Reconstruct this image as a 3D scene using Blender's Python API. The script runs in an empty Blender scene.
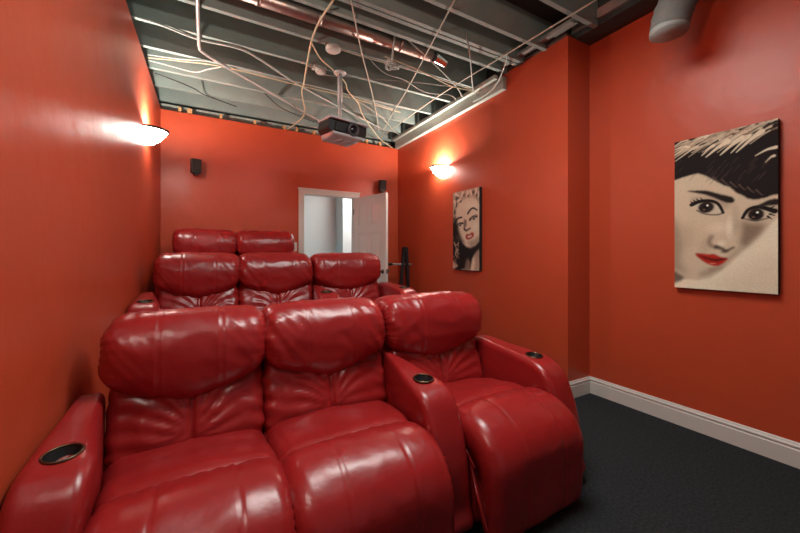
import bpy, bmesh, math, random
import numpy as np
from mathutils import Vector, Matrix, noise
random.seed(7)
S = bpy.context.scene
C = S.collection
PI = math.pi
R = math.radians

# ------------------------------------------------------------------ camera
cam = bpy.data.objects.new('camera', bpy.data.cameras.new('camera'))
C.objects.link(cam)
cam.location = (0, 0, 1.2)
cam.rotation_euler = (R(90), 0, R(-29.1))
cam.data.sensor_width = 36
cam.data.lens = 345 / 800 * 36
cam.data.shift_y = -12.5 / 800
cam.data.clip_start = 0.02
S.camera = cam
# ------------------------------------------------------------------ world, lights, exposure
S.view_settings.view_transform = 'Standard'
S.view_settings.look = 'None'
S.view_settings.exposure = 0.20
S.view_settings.gamma = 1.0
W = bpy.data.worlds.new('world'); S.world = W; W.use_nodes = True
W.node_tree.nodes['Background'].inputs[0].default_value = (0.92, 1.0, 0.98, 1)
W.node_tree.nodes['Background'].inputs[1].default_value = 0.10


def lamp(name, kind, loc, power, color, size=0.1, rot=None, parent=None, size_y=None):
    l = bpy.data.lights.new(name, kind); l.energy = power; l.color = color
    if kind == 'AREA':
        l.size = size
        if size_y: l.shape = 'RECTANGLE'; l.size_y = size_y
    else:
        l.shadow_soft_size = size
    o = bpy.data.objects.new(name, l); C.objects.link(o); o.location = loc
    if rot: o.rotation_euler = rot
    if parent: o.parent = parent
    return o


SCONCE_W = 62.0
SCONCE_COL = (1.0, 0.92, 0.80)
BOWL_E = 48.0
lamp('room_light', 'AREA', (1.05, 1.2, 2.93), 46, (0.98, 1.0, 0.95), 1.3, (0, 0, 0), size_y=0.7)
lamp('hall_light', 'AREA', (2.35, 5.12, 2.5), 32, (0.78, 1.0, 0.97), 0.6)

# ------------------------------------------------------------------ materials
def lin(r, g, b):
    f = lambda c: (c / 255 / 12.92) if c / 255 <= .04045 else ((c / 255 + .055) / 1.055) ** 2.4
    return (f(r), f(g), f(b), 1)


def mat(name, col, rough=.5, metal=0., spec=.5, bump=None, mottle=None, coat=0., emit=None, es=0.):
    m = bpy.data.materials.new(name); m.use_nodes = True
    nt = m.node_tree; p = nt.nodes['Principled BSDF']
    p.inputs['Base Color'].default_value = col
    p.inputs['Roughness'].default_value = rough
    p.inputs['Metallic'].default_value = metal
    p.inputs['Specular IOR Level'].default_value = spec
    p.inputs['Coat Weight'].default_value = coat
    if emit:
        p.inputs['Emission Color'].default_value = emit; p.inputs['Emission Strength'].default_value = es
    tc = nt.nodes.new('ShaderNodeTexCoord')
    if mottle:
        sc, amt = mottle
        n = nt.nodes.new('ShaderNodeTexNoise'); n.inputs['Scale'].default_value = sc; n.inputs['Detail'].default_value = 5
        nt.links.new(tc.outputs['Object'], n.inputs['Vector'])
        mx = nt.nodes.new('ShaderNodeMix'); mx.data_type = 'RGBA'
        mx.inputs[6].default_value = tuple(c * (1 - amt) for c in col[:3]) + (1,)
        mx.inputs[7].default_value = tuple(min(1, c * (1 + amt)) for c in col[:3]) + (1,)
        nt.links.new(n.outputs['Fac'], mx.inputs[0]); nt.links.new(mx.outputs[2], p.inputs['Base Color'])
    last = None
    for (sc, st, dist) in (bump or []):
        n = nt.nodes.new('ShaderNodeTexNoise'); n.inputs['Scale'].default_value = sc; n.inputs['Detail'].default_value = 4
        nt.links.new(tc.outputs['Object'], n.inputs['Vector'])
        b = nt.nodes.new('ShaderNodeBump'); b.inputs['Strength'].default_value = st; b.inputs['Distance'].default_value = dist
        nt.links.new(n.outputs['Fac'], b.inputs['Height'])
        if last: nt.links.new(last.outputs[0], b.inputs['Normal'])
        last = b
    if last: nt.links.new(last.outputs[0], p.inputs['Normal'])
    return m


M = {}
M['wall'] = mat('red_wall_paint', (0.50, 0.070, 0.027, 1), .38, spec=.4, bump=[(170, .25, .002), (1.6, .25, .03), (4.5, .22, .02)], mottle=(2.5, .06))
M['leather'] = mat('red_leather', (0.295, 0.0135, 0.0140, 1), .30, spec=.6, bump=[(420, .12, .001), (22, .22, .005), (70, .10, .002)], mottle=(7, .16))
M['carpet'] = mat('charcoal_carpet', (0.036, 0.041, 0.045, 1), .95, spec=.15, bump=[(160, 1., .02), (30, .4, .01)], mottle=(75, .9))
M['riser'] = M['carpet']
M['white'] = mat('white_trim_paint', (0.66, 0.62, 0.57, 1), .4, bump=[(60, .05, .002)])
M['doorwhite'] = mat('white_door_paint', (0.70, 0.67, 0.63, 1), .4, bump=[(60, .05, .002)])
M['hall'] = mat('pale_hall_paint', (0.68, 0.78, 0.80, 1), .6, bump=[(90, .08, .002)])
M['joist'] = mat('grey_joist_paint', (0.25, 0.31, 0.29, 1), .7, bump=[(50, .3, .004)], mottle=(5, .22))
M['deck'] = mat('dark_deck_paint', (0.05, 0.06, 0.057, 1), .85, bump=[(30, .3, .005)], mottle=(4, .3))
M['ledger'] = mat('pale_grey_ledger_paint', (0.38, 0.42, 0.38, 1), .6, bump=[(40, .2, .003)], mottle=(6, .15))
M['steel'] = mat('grey_steel_paint', (0.30, 0.32, 0.30, 1), .5, bump=[(40, .2, .003)], mottle=(9, .2))
M['brownwood'] = mat('dark_brown_wood', (0.06, 0.035, 0.025, 1), .7, bump=[(40, .3, .004)], mottle=(12, .3))
M['stud'] = mat('raw_stud_wood', (0.62, 0.33, 0.14, 1), .7, bump=[(50, .3, .003)], mottle=(14, .2))
M['black'] = mat('black_plastic', (0.012, 0.012, 0.013, 1), .45, bump=[(200, .08, .001)])
M['grille'] = mat('speaker_grille', (0.02, 0.018, 0.016, 1), .8, bump=[(600, .6, .002)])
M['darkgrey'] = mat('dark_grey_plastic', (0.05, 0.05, 0.053, 1), .4, bump=[(200, .08, .001)])
M['silver'] = mat('silver_plastic', (0.55, 0.56, 0.57, 1), .35, bump=[(200, .05, .001)])
M['chrome'] = mat('chrome', (0.8, 0.8, 0.8, 1), .15, metal=1., mottle=(20, .05))
M['brass'] = mat('dark_bronze', (0.12, 0.08, 0.05, 1), .35, metal=1., mottle=(20, .1))
M['glasslens'] = mat('lens_glass', (0.01, 0.01, 0.02, 1), .05, spec=.8, mottle=(20, .1))
M['cream'] = mat('cream_cable', (0.62, 0.52, 0.34, 1), .5, mottle=(20, .1))
M['tan'] = mat('tan_cable', (0.50, 0.48, 0.40, 1), .5, mottle=(20, .1))
M['wcable'] = mat('white_cable', (0.46, 0.50, 0.47, 1), .5, mottle=(20, .1))
M['gcable'] = mat('grey_cable', (0.34, 0.34, 0.32, 1), .5, mottle=(20, .1))
M['bcable'] = mat('black_cable', (0.015, 0.015, 0.015, 1), .5, mottle=(20, .1))
M['conduit'] = mat('galvanised_conduit', (0.45, 0.45, 0.44, 1), .4, metal=.4, mottle=(8, .15))
M['duct'] = mat('shiny_duct_metal', (0.42, 0.34, 0.31, 1), .42, metal=1., bump=[(14, .4, .01)], mottle=(9, .2))
M['flex'] = mat('grey_duct_sleeve', (0.15, 0.15, 0.14, 1), .8, bump=[(60, .3, .004)], mottle=(20, .2))
M['plaster'] = mat('pinkish_white_plastic', (0.58, 0.57, 0.52, 1), .5, mottle=(20, .05))
M['glow'] = mat('lit_frosted_glass', (0.9, 0.86, 0.8, 1), .4, emit=(1.0, .95, .86, 1), es=BOWL_E, mottle=(8, .03))
M['brownwood_rim'] = mat('dark_rim_enamel', (0.03, 0.016, 0.012, 1), .5, mottle=(20, .1))
M['canvas_edge'] = mat('black_canvas_edge', (0.012, 0.010, 0.010, 1), .8, bump=[(400, .3, .001)])
M['standblack'] = mat('black_stained_wood', (0.014, 0.011, 0.012, 1), .6, bump=[(40, .2, .003)], mottle=(14, .2))
M['greyrod'] = mat('grey_rod', (0.30, 0.27, 0.27, 1), .35, mottle=(14, .1))
# printed canvas: colours come from the print stored on the mesh
pm = bpy.data.materials.new('canvas_print'); pm.use_nodes = True
_p = pm.node_tree.nodes['Principled BSDF']; _p.inputs['Roughness'].default_value = .75; _p.inputs['Specular IOR Level'].default_value = .2
_a = pm.node_tree.nodes.new('ShaderNodeVertexColor'); _a.layer_name = 'print'
pm.node_tree.links.new(_a.outputs['Color'], _p.inputs['Base Color'])
M['print'] = pm

# ------------------------------------------------------------------ helpers
def link(name, bm, m, parent=None, smooth=False, loc=None):
    bmesh.ops.recalc_face_normals(bm, faces=bm.faces)
    me = bpy.data.meshes.new(name); bm.to_mesh(me); bm.free()
    for mm in (m if isinstance(m, (list, tuple)) else [m]): me.materials.append(mm)
    if smooth:
        for p in me.polygons: p.use_smooth = True
    o = bpy.data.objects.new(name, me); C.objects.link(o)
    if parent: o.parent = parent
    if loc: o.location = loc
    return o


def thing(name, label, cat, loc=(0, 0, 0), rz=0, group=None):
    o = bpy.data.objects.new(name, None); C.objects.link(o); o.empty_display_size = .1
    o.location = loc; o.rotation_euler = (0, 0, rz)
    o['label'] = label; o['category'] = cat
    if group: o['group'] = group
    return o


def tag(o, label, cat, group=None, kind=None):
    o['label'] = label; o['category'] = cat
    if group: o['group'] = group
    if kind: o['kind'] = kind
    return o


def struct(name, bm, m, label=None, **k):
    o = link(name, bm, m, **k); o['kind'] = 'structure'
    if label: o['label'] = label
    return o


def box(bm, x0, x1, y0, y1, z0, z1, bev=0., mi=0, mtx=None):
    r = bmesh.ops.create_cube(bm, size=1)
    vs = r['verts']
    T = Matrix.Translation(((x0 + x1) / 2, (y0 + y1) / 2, (z0 + z1) / 2)) @ Matrix.Diagonal((x1 - x0, y1 - y0, z1 - z0, 1))
    bmesh.ops.transform(bm, matrix=T, verts=vs)
    fs = list({f for v in vs for f in v.link_faces})
    if bev:
        es = list({e for v in vs for e in v.link_edges})
        rr = bmesh.ops.bevel(bm, geom=es, offset=bev, segments=2, affect='EDGES', profile=.5)
        fs = list({f for f in rr['faces']} | {f for f in fs if f.is_valid})
        vs = list({v for f in fs for v in f.verts})
    for f in fs: f.material_index = mi
    if mtx is not None: bmesh.ops.transform(bm, matrix=mtx, verts=vs)
    return vs


def catmull(pts, n=6, closed=False):
    P = [Vector(p) for p in pts]; out = []
    N = len(P)
    rng = range(N if closed else N - 1)
    for i in rng:
        if closed: a, b, c, d = P[i - 1], P[i], P[(i + 1) % N], P[(i + 2) % N]
        else: a, b, c, d = P[max(i - 1, 0)], P[i], P[i + 1], P[min(i + 2, N - 1)]
        for k in range(n):
            t = k / n
            out.append(.5 * ((2 * b) + (c - a) * t + (2 * a - 5 * b + 4 * c - d) * t * t + (3 * b - a - 3 * c + d) * t ** 3))
    if not closed: out.append(P[-1])
    return out


def tube(bm, pts, r, seg=8, cap=True, smooth=6, radii=None):
    path = catmull(pts, smooth) if smooth else [Vector(p) for p in pts]
    n = len(path); rings = []
    up = None
    for i, p in enumerate(path):
        t = (path[min(i + 1, n - 1)] - path[max(i - 1, 0)])
        t = t.normalized() if t.length > 1e-9 else Vector((0, 0, 1))
        if up is None: up = Vector((0, 0, 1)) if abs(t.z) < .9 else Vector((1, 0, 0))
        a = t.cross(up)
        if a.length < 1e-4: a = t.cross(Vector((.3, 1, .2)))
        a.normalize(); b = t.cross(a).normalized(); up = -b if b.length else up
        up = a.cross(t).normalized()
        rr = radii(i / (n - 1)) if radii else r
        rings.append([bm.verts.new(p + (a * math.cos(2 * PI * k / seg) + b * math.sin(2 * PI * k / seg)) * rr) for k in range(seg)])
    for i in range(n - 1):
        for k in range(seg):
            bm.faces.new((rings[i][k], rings[i][(k + 1) % seg], rings[i + 1][(k + 1) % seg], rings[i + 1][k]))
    if cap:
        bm.faces.new(rings[0][::-1]); bm.faces.new(rings[-1])


def lathe(bm, prof, seg=32, mtx=None, a0=0., a1=2 * PI, sy=1.):
    full = abs(a1 - a0 - 2 * PI) < 1e-6
    na = seg if full else seg + 1
    cols = []
    for k in range(na):
        a = a0 + (a1 - a0) * k / seg
        cols.append([bm.verts.new((r * math.cos(a), r * math.sin(a) * sy, z)) for r, z in prof])
    for k in range(seg):
        A, B = cols[k], cols[(k + 1) % na]
        for i in range(len(prof) - 1):
            try: bm.faces.new((A[i], B[i], B[i + 1], A[i + 1]))
            except ValueError: pass
    vs = [v for c in cols for v in c]
    if mtx is not None: bmesh.ops.transform(bm, matrix=mtx, verts=vs)
    bmesh.ops.remove_doubles(bm, verts=vs, dist=1e-6)


def cushion(w, prof, nu=60, sub=5, r=.06, disp=None, shape=None, pw=2.):
    """Closed soft form: a (y, z) outline carried across the width w, its ends rounded off by r."""
    bm = bmesh.new()
    base = [Vector((p.x, p.y)) for p in catmull([(a, b, 0) for a, b in prof], sub, True)]
    nv = len(base)
    area = sum(base[i].x * base[(i + 1) % nv].y - base[(i + 1) % nv].x * base[i].y for i in range(nv))
    sg = 1 if area > 0 else -1
    rings = []; info = {}
    for i in range(nu + 1):
        t = -1 + 2 * i / nu
        u = math.copysign(1 - (1 - abs(t)) ** 1.35, t)
        x = u * w / 2
        q = max(0., (abs(x) - (w / 2 - r)) / r)
        inset = r * (1 - (max(0., 1 - q ** pw)) ** (1 / pw))
        loop = [shape(u, p) if shape else p.copy() for p in base]
        ring = []
        for k in range(nv):
            tg = loop[(k + 1) % nv] - loop[k - 1]
            nrm = Vector((tg.y, -tg.x)) * sg
            nrm = nrm.normalized() if nrm.length > 1e-9 else nrm
            pp = loop[k] - nrm * inset
            v = bm.verts.new((x, pp.x, pp.y)); info[v] = (u, k / nv); ring.append(v)
        rings.append(ring)
    for i in range(nu):
        for k in range(nv):
            bm.faces.new((rings[i][k], rings[i][(k + 1) % nv], rings[i + 1][(k + 1) % nv], rings[i + 1][k]))
    for ring in (rings[0], rings[-1]):
        c = bm.verts.new(sum((v.co for v in ring), Vector()) / nv); info[c] = (None, 0)
        for k in range(nv): bm.faces.new((ring[k], ring[(k + 1) % nv], c))
    bmesh.ops.recalc_face_normals(bm, faces=bm.faces)
    if disp:
        bm.normal_update()
        mv = {}
        for v in bm.verts:
            u, vv = info[v]
            if u is not None: mv[v] = v.normal * disp(u, vv, v.co)
        for v, d in mv.items(): v.co += d
    return bm


def N3(co, sx, sy, sz, o=0.):
    return noise.noise(Vector((co.x * sx + o, co.y * sy + o * 1.7, co.z * sz - o)))


def ridge(n): return 1 - abs(n) * 2


def copy_tree(o, parent=None):
    c = o.copy(); C.objects.link(c)
    if parent: c.parent = parent
    for ch in list(o.children): copy_tree(ch, c)
    return c


# ------------------------------------------------------------------ the setting
XL, XR, XREC, YB, YP = -.47, 2.604, 2.90, 4.75, 1.82
YF = -2.6
bm = bmesh.new(); box(bm, XL - .1, XREC + .1, YF, YB + 1.6, -.1, 0); struct('floor', bm, M['carpet'], 'charcoal carpet floor')
bm = bmesh.new(); box(bm, XL - .4, XREC + .3, YF, YB + 1.6, 3.25, 3.35); struct('ceiling', bm, M['deck'], 'dark floor deck above the open joists')
bm = bmesh.new(); box(bm, XL - .1, XL, YF, YB, 0, 2.86); struct('wall_left', bm, M['wall'], 'red wall beside the recliners')
bm = bmesh.new(); box(bm, XL - .42, XL - .34, YF, YB + 1.6, 2.8, 3.25); struct('wall_left_upper', bm, M['deck'])  # dark wall behind the joist gap, added to block stray world light
DX0, DX1, DZ = 1.145, 1.877, 2.02
bm = bmesh.new()
box(bm, XL - .1, DX0 - .02, YB, YB + .12, 0, 2.85); box(bm, DX0 - .02, DX1 + .02, YB, YB + .12, DZ + .02, 2.85); box(bm, DX1 + .02, XREC + .1, YB, YB + .12, 0, 2.85)
struct('wall_back', bm, M['wall'], 'red back wall with the white doorway')
bm = bmesh.new(); box(bm, XR, XREC + .1, YP, YB, 0, 3.01); struct('wall_right_rear', bm, M['wall'], 'red wall section that steps forward')
bm = bmesh.new(); box(bm, XREC, XREC + .1, YF, YP, 0, 3.01); struct('wall_right', bm, M['wall'], 'red recessed wall with the large portrait')
bm = bmesh.new(); box(bm, XR + .1, XREC + .3, YF, YB + 1.6, 3.011, 3.25); struct('wall_right_upper', bm, M['deck'])
# carpeted steps that raise the second and third rows
bm = bmesh.new(); box(bm, XL, 1.84, 2.42, 3.64, 0, .265); struct('floor_step_lower', bm, M['carpet'])
bm = bmesh.new(); box(bm, XL, 1.06, 3.64, YB, 0, .53); struct('floor_step_upper', bm, M['carpet'])


def skirting(name, a, b, side):
    """moulded board from a to b; side = unit vector into the room"""
    a, b, n = Vector(a), Vector(b), Vector(side)
    prof = [(0, 0), (.016, 0), (.016, .098), (.012, .102), (.012, .109), (.016, .113), (.016, .121), (.010, .127), (.008, .134), (.004, .140), (0, .140)]
    bm = bmesh.new(); L = []
    for p in (a, b): L.append([bm.verts.new(p + n * x + Vector((0, 0, z))) for x, z in prof])
    k = len(prof)
    for i in range(k): bm.faces.new((L[0][i], L[0][(i + 1) % k], L[1][(i + 1) % k], L[1][i]))
    bm.faces.new(L[0]); bm.faces.new(L[1][::-1])
    struct(name, bm, M['white'])


skirting('baseboard_right', (XREC, YF, 0), (XREC, YP, 0), (-1, 0, 0))
skirting('baseboard_step', (XR - .016, YP, 0), (XREC, YP, 0), (0, -1, 0))
skirting('baseboard_right_rear', (XR, YP - .016, 0), (XR, YB, 0), (-1, 0, 0))
skirting('baseboard_left', (XL, YF, 0), (XL, 2.42, 0), (1, 0, 0))
skirting('baseboard_back', (DX1 + .09, YB, 0), (XR, YB, 0), (0, -1, 0))

# door casing, jamb and hall beyond
bm = bmesh.new()
cw = .075
for x0, x1 in ((DX0 - cw, DX0), (DX1, DX1 + cw)):
    box(bm, x0, x1, YB - .018, YB, 0, DZ + cw, .004)
box(bm, DX0 - cw, DX1 + cw, YB - .019, YB, DZ, DZ + cw, .004)
box(bm, DX0 - cw - .008, DX1 + cw + .008, YB - .026, YB, DZ + cw - .014, DZ + cw + .006, .003)
box(bm, DX0 - .02, DX0, YB, YB + .12, 0, DZ); box(bm, DX1, DX1 + .02, YB, YB + .12, 0, DZ); box(bm, DX0 - .02, DX1 + .02, YB, YB + .12, DZ, DZ + .02)
struct('trim_1', bm, M['white'], 'white door casing')
bm = bmesh.new(); box(bm, .3, 2.1, 5.9, 6.0, 0, 2.55); struct('wall_hall', bm, M['hall'])
bm = bmesh.new(); box(bm, .2, .3, YB + .12, 6.0, 0, 2.55); struct('wall_hall_left', bm, M['hall'])
bm = bmesh.new(); box(bm, 1.98, 2.9, 5.53, 5.9, 0, 2.55); struct('wall_hall_corner', bm, M['hall'])
bm = bmesh.new(); box(bm, 2.8, 2.9, YB + .12, 5.53, 0, 2.55); struct('wall_hall_right', bm, M['hall'])
bm = bmesh.new(); box(bm, .2, 2.9, YB + .12, 6.0, 2.55, 2.62); struct('ceiling_hall', bm, M['hall'])

# joists: planks on edge under the deck, 0.4 m apart
jy = [-1.96, -1.56, -1.16, -.76, -.36, .04, .44, .84, 1.24, 1.64, 2.04, 2.285, 2.335, 2.49, 2.89, 3.285, 3.69, 4.09, 4.49, 4.90, 5.3]
for y in jy:
    bm = bmesh.new()
    box(bm, XL - .33, XR + .09, y - .019, y + .019, 3.0, 3.25, .002)
    o = struct('ceiling_beam', bm, M['joist'], 'grey painted joist under the deck'); o['group'] = 'exposed ceiling joists'
# blocking boards between some joists
# grey ledger boards on top of the right wall, rear part
bm = bmesh.new(); box(bm, XR - .05, XR, 2.49, YB, 2.84, 2.965, .003); struct('trim_2', bm, M['ledger'], 'pale grey board along the top of the rear wall')
bm = bmesh.new(); box(bm, XR - .10, XR - .055, 2.55, YB, 2.955, 2.995, .003); struct('trim_3', bm, M['ledger'])
bm = bmesh.new(); box(bm, XR - .02, XR + .1, YP, 2.49, 3.01, 3.03, .002); struct('trim_4', bm, M['brownwood'])
bm = bmesh.new(); box(bm, XL - .1, XR, 4.98, 5.02, 2.84, 3.0); struct('trim_9', bm, M['ledger'])  # pale board added behind the studs, standing in for a lit joist face
# steel girder above the recess wall
bm = bmesh.new()
box(bm, 2.68, 2.73, YF, YP + .02, 3.055, 3.075); box(bm, 2.73, 2.80, YF, YP + .02, 3.075, 3.25); box(bm, 2.68, 2.70, YF, YP + .02, 3.075, 3.13)
struct('trim_5', bm, M['steel'], 'grey steel girder above the recessed wall')
bm = bmesh.new(); box(bm, 2.80, 2.84, YF, YP - .01, 3.03, 3.06); struct('trim_6', bm, M['steel'])
bm = bmesh.new(); box(bm, 2.84, XREC, YF, YP, 3.01, 3.04); struct('trim_7', bm, M['brownwood'])
bm = bmesh.new(); box(bm, 2.50, 2.54, YP - .1, 2.48, 3.03, 3.06); box(bm, 2.56, 2.585, YP - .1, 2.48, 3.045, 3.10); struct('trim_8', bm, M['steel'])


# ------------------------------------------------------------------ recliners
def head_shape(u, p):
    q = p.copy(); a = abs(u)
    wgt = min(1., max(0., (.74 - p.y) / .14))
    q.y += wgt * (-.024 + .105 * a ** 1.4)
    top = min(1., max(0., (p.y - .86) / .08))
    q.y -= top * .018 * a ** 3
    q.x += (1 - wgt) * .012 * a ** 2
    return q


def head_disp(wd, seed):
    def f(u, v, co):
        g = max(0., (abs(u) - .62) / .38) ** 2
        d = .0022 * g * math.sin(v * 2 * PI * 24 + 5 * N3(co, 5, 5, 5, seed))
        d += .007 * N3(co, 4, 5, 5, seed) + .006 * ridge(N3(co, 6, 12, 10, seed + 3)) * .6 + .0045 * ridge(N3(Vector((co.x + co.z * .7, co.y, co.z)), 16, 6, 5, seed + 9)) * (.25 + abs(u))
        for s in (-.36, .40):
            d -= .005 * math.exp(-((u - s) / .018) ** 2)
            d += .003 * math.exp(-((u - s) / .06) ** 2)
        return d
    return f


def lumbar_disp(seed):
    def f(u, v, co):
        a = abs(co.x)
        d = -.020 * math.exp(-(co.x / .009) ** 2) + .012 * math.exp(-((a - .12) / .12) ** 2)
        ang = math.atan2(co.z - .43, a + .03)
        fan = math.sin(ang * 21 + 3 * N3(co, 6, 3, 6, seed) + (2 if co.x > 0 else 0))
        d += (.0085 * fan - .004 * abs(fan)) * math.exp(-a / .24) * min(1., a / .05) + .006 * ridge(N3(co, 8, 6, 16, seed)) * .8
        e = max(0., (abs(u) - .6) / .4)
        d += .003 * e * math.sin((co.z * 1.0 + a * .6) * 90 + 3 * N3(co, 6, 6, 6, seed + 2))
        return d
    return f


def pad_shape(u, p):
    q = p.copy()
    if p.y > .3: q.y += .020 * (1 - abs(u) ** 2.2) - .006
    return q


def pad_disp(seed):
    def f(u, v, co):
        g = max(0., (abs(u) - .84) / .16)
        d = .0055 * g * (1 if co.z > .36 else .35) * math.sin(v * 2 * PI * 40 + 3 * N3(co, 5, 5, 5, seed))
        d += .008 * N3(co, 3.5, 5, 5, seed) + .002 * ridge(N3(co, 12, 12, 12, seed))
        for s in (-.40, .42):
            d -= .004 * math.exp(-((u - s) / .016) ** 2)
        # gathers in the crease at the top edge
        top = math.exp(-((co.y + .19) / .035) ** 2) * (1 if co.z > .42 else 0)
        d += .0022 * top * math.sin(co.x * 120 + 5 * N3(co, 7, 7, 7, seed))
        return d
    return f


def seat_disp(seed):
    def f(u, v, co):
        return .010 * N3(co, 3.2, 4, 4, seed) + .003 * ridge(N3(co, 9, 9, 9, seed))
    return f


HEAD = [(.36, .615), (.28, .590), (.222, .635), (.200, .72), (.202, .81), (.235, .885), (.30, .935), (.40, .945), (.48, .91), (.505, .82), (.48, .70), (.44, .64)]
LUMB = [(.42, .30), (.28, .315), (.212, .36), (.208, .43), (.232, .51), (.262, .59), (.31, .67), (.42, .70), (.46, .60), (.46, .45)]
SEAT = [(.34, .32), (.30, .375), (.20, .402), (.05, .436), (-.08, .464), (-.165, .468), (-.205, .44), (-.20, .38), (-.08, .33), (.20, .30)]
PAD = [(-.165, .39), (-.175, .445), (-.215, .482), (-.30, .492), (-.39, .470), (-.465, .415), (-.505, .33), (-.508, .22), (-.505, .11), (-.49, .04), (-.41, .05), (-.38, .2), (-.30, .32), (-.22, .36)]
PAD_SHORT = [(-.165, .39), (-.175, .445), (-.20, .478), (-.25, .485), (-.31, .46), (-.355, .41), (-.39, .33), (-.40, .22), (-.395, .11), (-.37, .055), (-.33, .07), (-.31, .2), (-.27, .32), (-.22, .36)]
ARM = [(.38, .05), (.38, .30), (.38, .56), (.36, .618), (.28, .632), (.12, .625), (-.06, .612), (-.17, .603), (-.235, .58), (-.285, .53), (-.325, .44), (-.36, .30), (-.375, .15), (-.375, .05), (-.1, .045), (.2, .045)]
SHELL = [(.38, .06), (.39, .35), (.42, .62), (.45, .84), (.49, .875), (.53, .84), (.545, .62), (.54, .3), (.54, .06), (.46, .05)]


def taper(bm, w, y0, a, y1, b):
    """carry the width -w/2..w/2 onto span a at depth y0 and span b at depth y1"""
    for v in bm.verts:
        t = min(1.15, max(0., (v.co.y - y0) / (y1 - y0))); k = (v.co.x + w / 2) / w
        l, r_ = a[0] + (b[0] - a[0]) * t, a[1] + (b[1] - a[1]) * t
        v.co.x = l + (r_ - l) * k
    return bm


def arm_part(root, xc, w, seed, back):
    def f(u, v, co): return .006 * N3(co, 4, 4, 4, seed) + .002 * ridge(N3(co, 10, 8, 10, seed))
    bm = taper(cushion(w, ARM, 26, 5, .036, f), w, -.16, (-w / 2, w / 2), .27, back)
    a = link('armrest', bm, M['leather'], root, True, (xc, 0, 0))
    bc = bmesh.new()
    bmesh.ops.create_cone(bc, segments=40, radius1=.043, radius2=.043, depth=.16, cap_ends=True, matrix=Matrix.Translation((0, -.125, .61)))
    me = bpy.data.meshes.new('cut'); bc.to_mesh(me); bc.free()
    cut = bpy.data.objects.new('cut', me); C.objects.link(cut); cut.location = (xc, 0, 0); cut.parent = root
    md = a.modifiers.new('cup', 'BOOLEAN'); md.object = cut; md.operation = 'DIFFERENCE'; md.solver = 'EXACT'
    dg = bpy.context.evaluated_depsgraph_get()
    nm = bpy.data.meshes.new_from_object(a.evaluated_get(dg)); nm.name = 'armrest'
    a.modifiers.clear(); a.data = nm
    bpy.data.objects.remove(cut)
    for p in nm.polygons: p.use_smooth = True
    tilt = Matrix.Translation((0, -.125, .6095)) @ Matrix.Rotation(R(4), 4, 'X')
    bm = bmesh.new()
    lathe(bm, [(.0, -.075), (.036, -.075), (.0405, -.07), (.0415, 0.0), (.044, .003), (.0428, -.076), (0, -.078)], 40, tilt)
    cup = link('cup_holder', bm, M['black'], a, True)
    cup['label'] = 'black cup well'
    bm = bmesh.new()
    lathe(bm, [(.0410, .001), (.0425, .0045), (.046, .006), (.0495, .004), (.0505, -.003), (.044, -.004), (.0410, .001)], 40, tilt)
    rim = link('cup_ring', bm, M['brass'], a, True); rim['label'] = 'dark metal cup ring'
    return a


def recliner(w, pc, pw_, arms, lum, seed, short=False):
    root = thing('recliner_chair', '', 'recliner')
    bm = bmesh.new(); box(bm, -w / 2, w / 2, -.30 if short else -.38, .40, .03, .34, .045)
    for sx in (-1, 1):
        for yy in (-.26, .34): box(bm, sx * (w / 2 - .07) - .02, sx * (w / 2 - .07) + .02, yy - .02, yy + .02, 0, .05)
    link('base', bm, M['leather'], root)
    link('seat', taper(cushion(w, SEAT, 40, 4, .055, seat_disp(seed), pad_shape), w, -.2, (-w / 2, w / 2), .25, lum), M['leather'], root, True)
    link('footrest', cushion(w + .012, PAD_SHORT if short else PAD, 84, 6, .062, pad_disp(seed + 1), pad_shape), M['leather'], root, True)
    lc, lw = (lum[0] + lum[1]) / 2, lum[1] - lum[0]
    link('backrest', cushion(lw, LUMB, 80, 6, .05, lumbar_disp(seed + 2)), M['leather'], root, True, (lc, 0, 0))
    link('headrest', cushion(pw_, HEAD, 84, 7, .075, head_disp(pw_, seed + 3), head_shape, 2.4), M['leather'], root, True, (pc, 0, 0))
    link('back_shell', cushion(min(w + .05, pw_ - .03), SHELL, 20, 4, .04), M['leather'], root, True, (pc * .6, 0, 0))
    for xc, aw, bk in arms: arm_part(root, xc, aw, seed + xc, bk)
    return root


SEATS = [  # centre, seat width, headrest centre offset, headrest width, armrests (offset, width)
    (-.030, .53, -.036, .612, [(-.345, .172, (-.086, .012))], (-.324, .262)),
    (.512, .575, .043, .64, [(.380, .182, (-.012, .030))], (-.277, .370)),
    (1.278, .585, -.035, .70, [(.382, .178, (-.062, .062))], (-.345, .312)),
]
protos = [recliner(*SEATS[0][1:], 11.3), recliner(*SEATS[1][1:], 47.7), recliner(*SEATS[2][1:], 83.1)]
GR = ['front row recliners', 'second row recliners', 'third row recliners']
LB = [['red leather recliner in the front row with its armrest against the red wall',
       'middle red leather recliner of the front row, cup holder armrest on one side',
       'red leather recliner at the open carpet end of the front row'],
      ['red leather recliner of the second row beside the lit wall',
       'middle red leather recliner of the second row',
       'red leather recliner of the second row standing before the open white door']]
for i, p in enumerate(protos):
    p.location = (SEATS[i][0], 1.5, 0); p['label'] = LB[0][i]; p['group'] = GR[0]
    c = copy_tree(p); c.location = (SEATS[i][0], 1.5 + 1.53, .265); c['label'] = LB[1][i]; c['group'] = GR[1]
for i, lb in enumerate(['red leather recliner of the third row in the corner under the small black speaker',
                        'red leather recliner of the third row next to the light switch']):
    c = recliner(*SEATS[i][1:], 140. + 30 * i, True)
    c.location = (SEATS[i][0] + .05, 4.06, .53); c['label'] = lb; c['group'] = GR[2]


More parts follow.
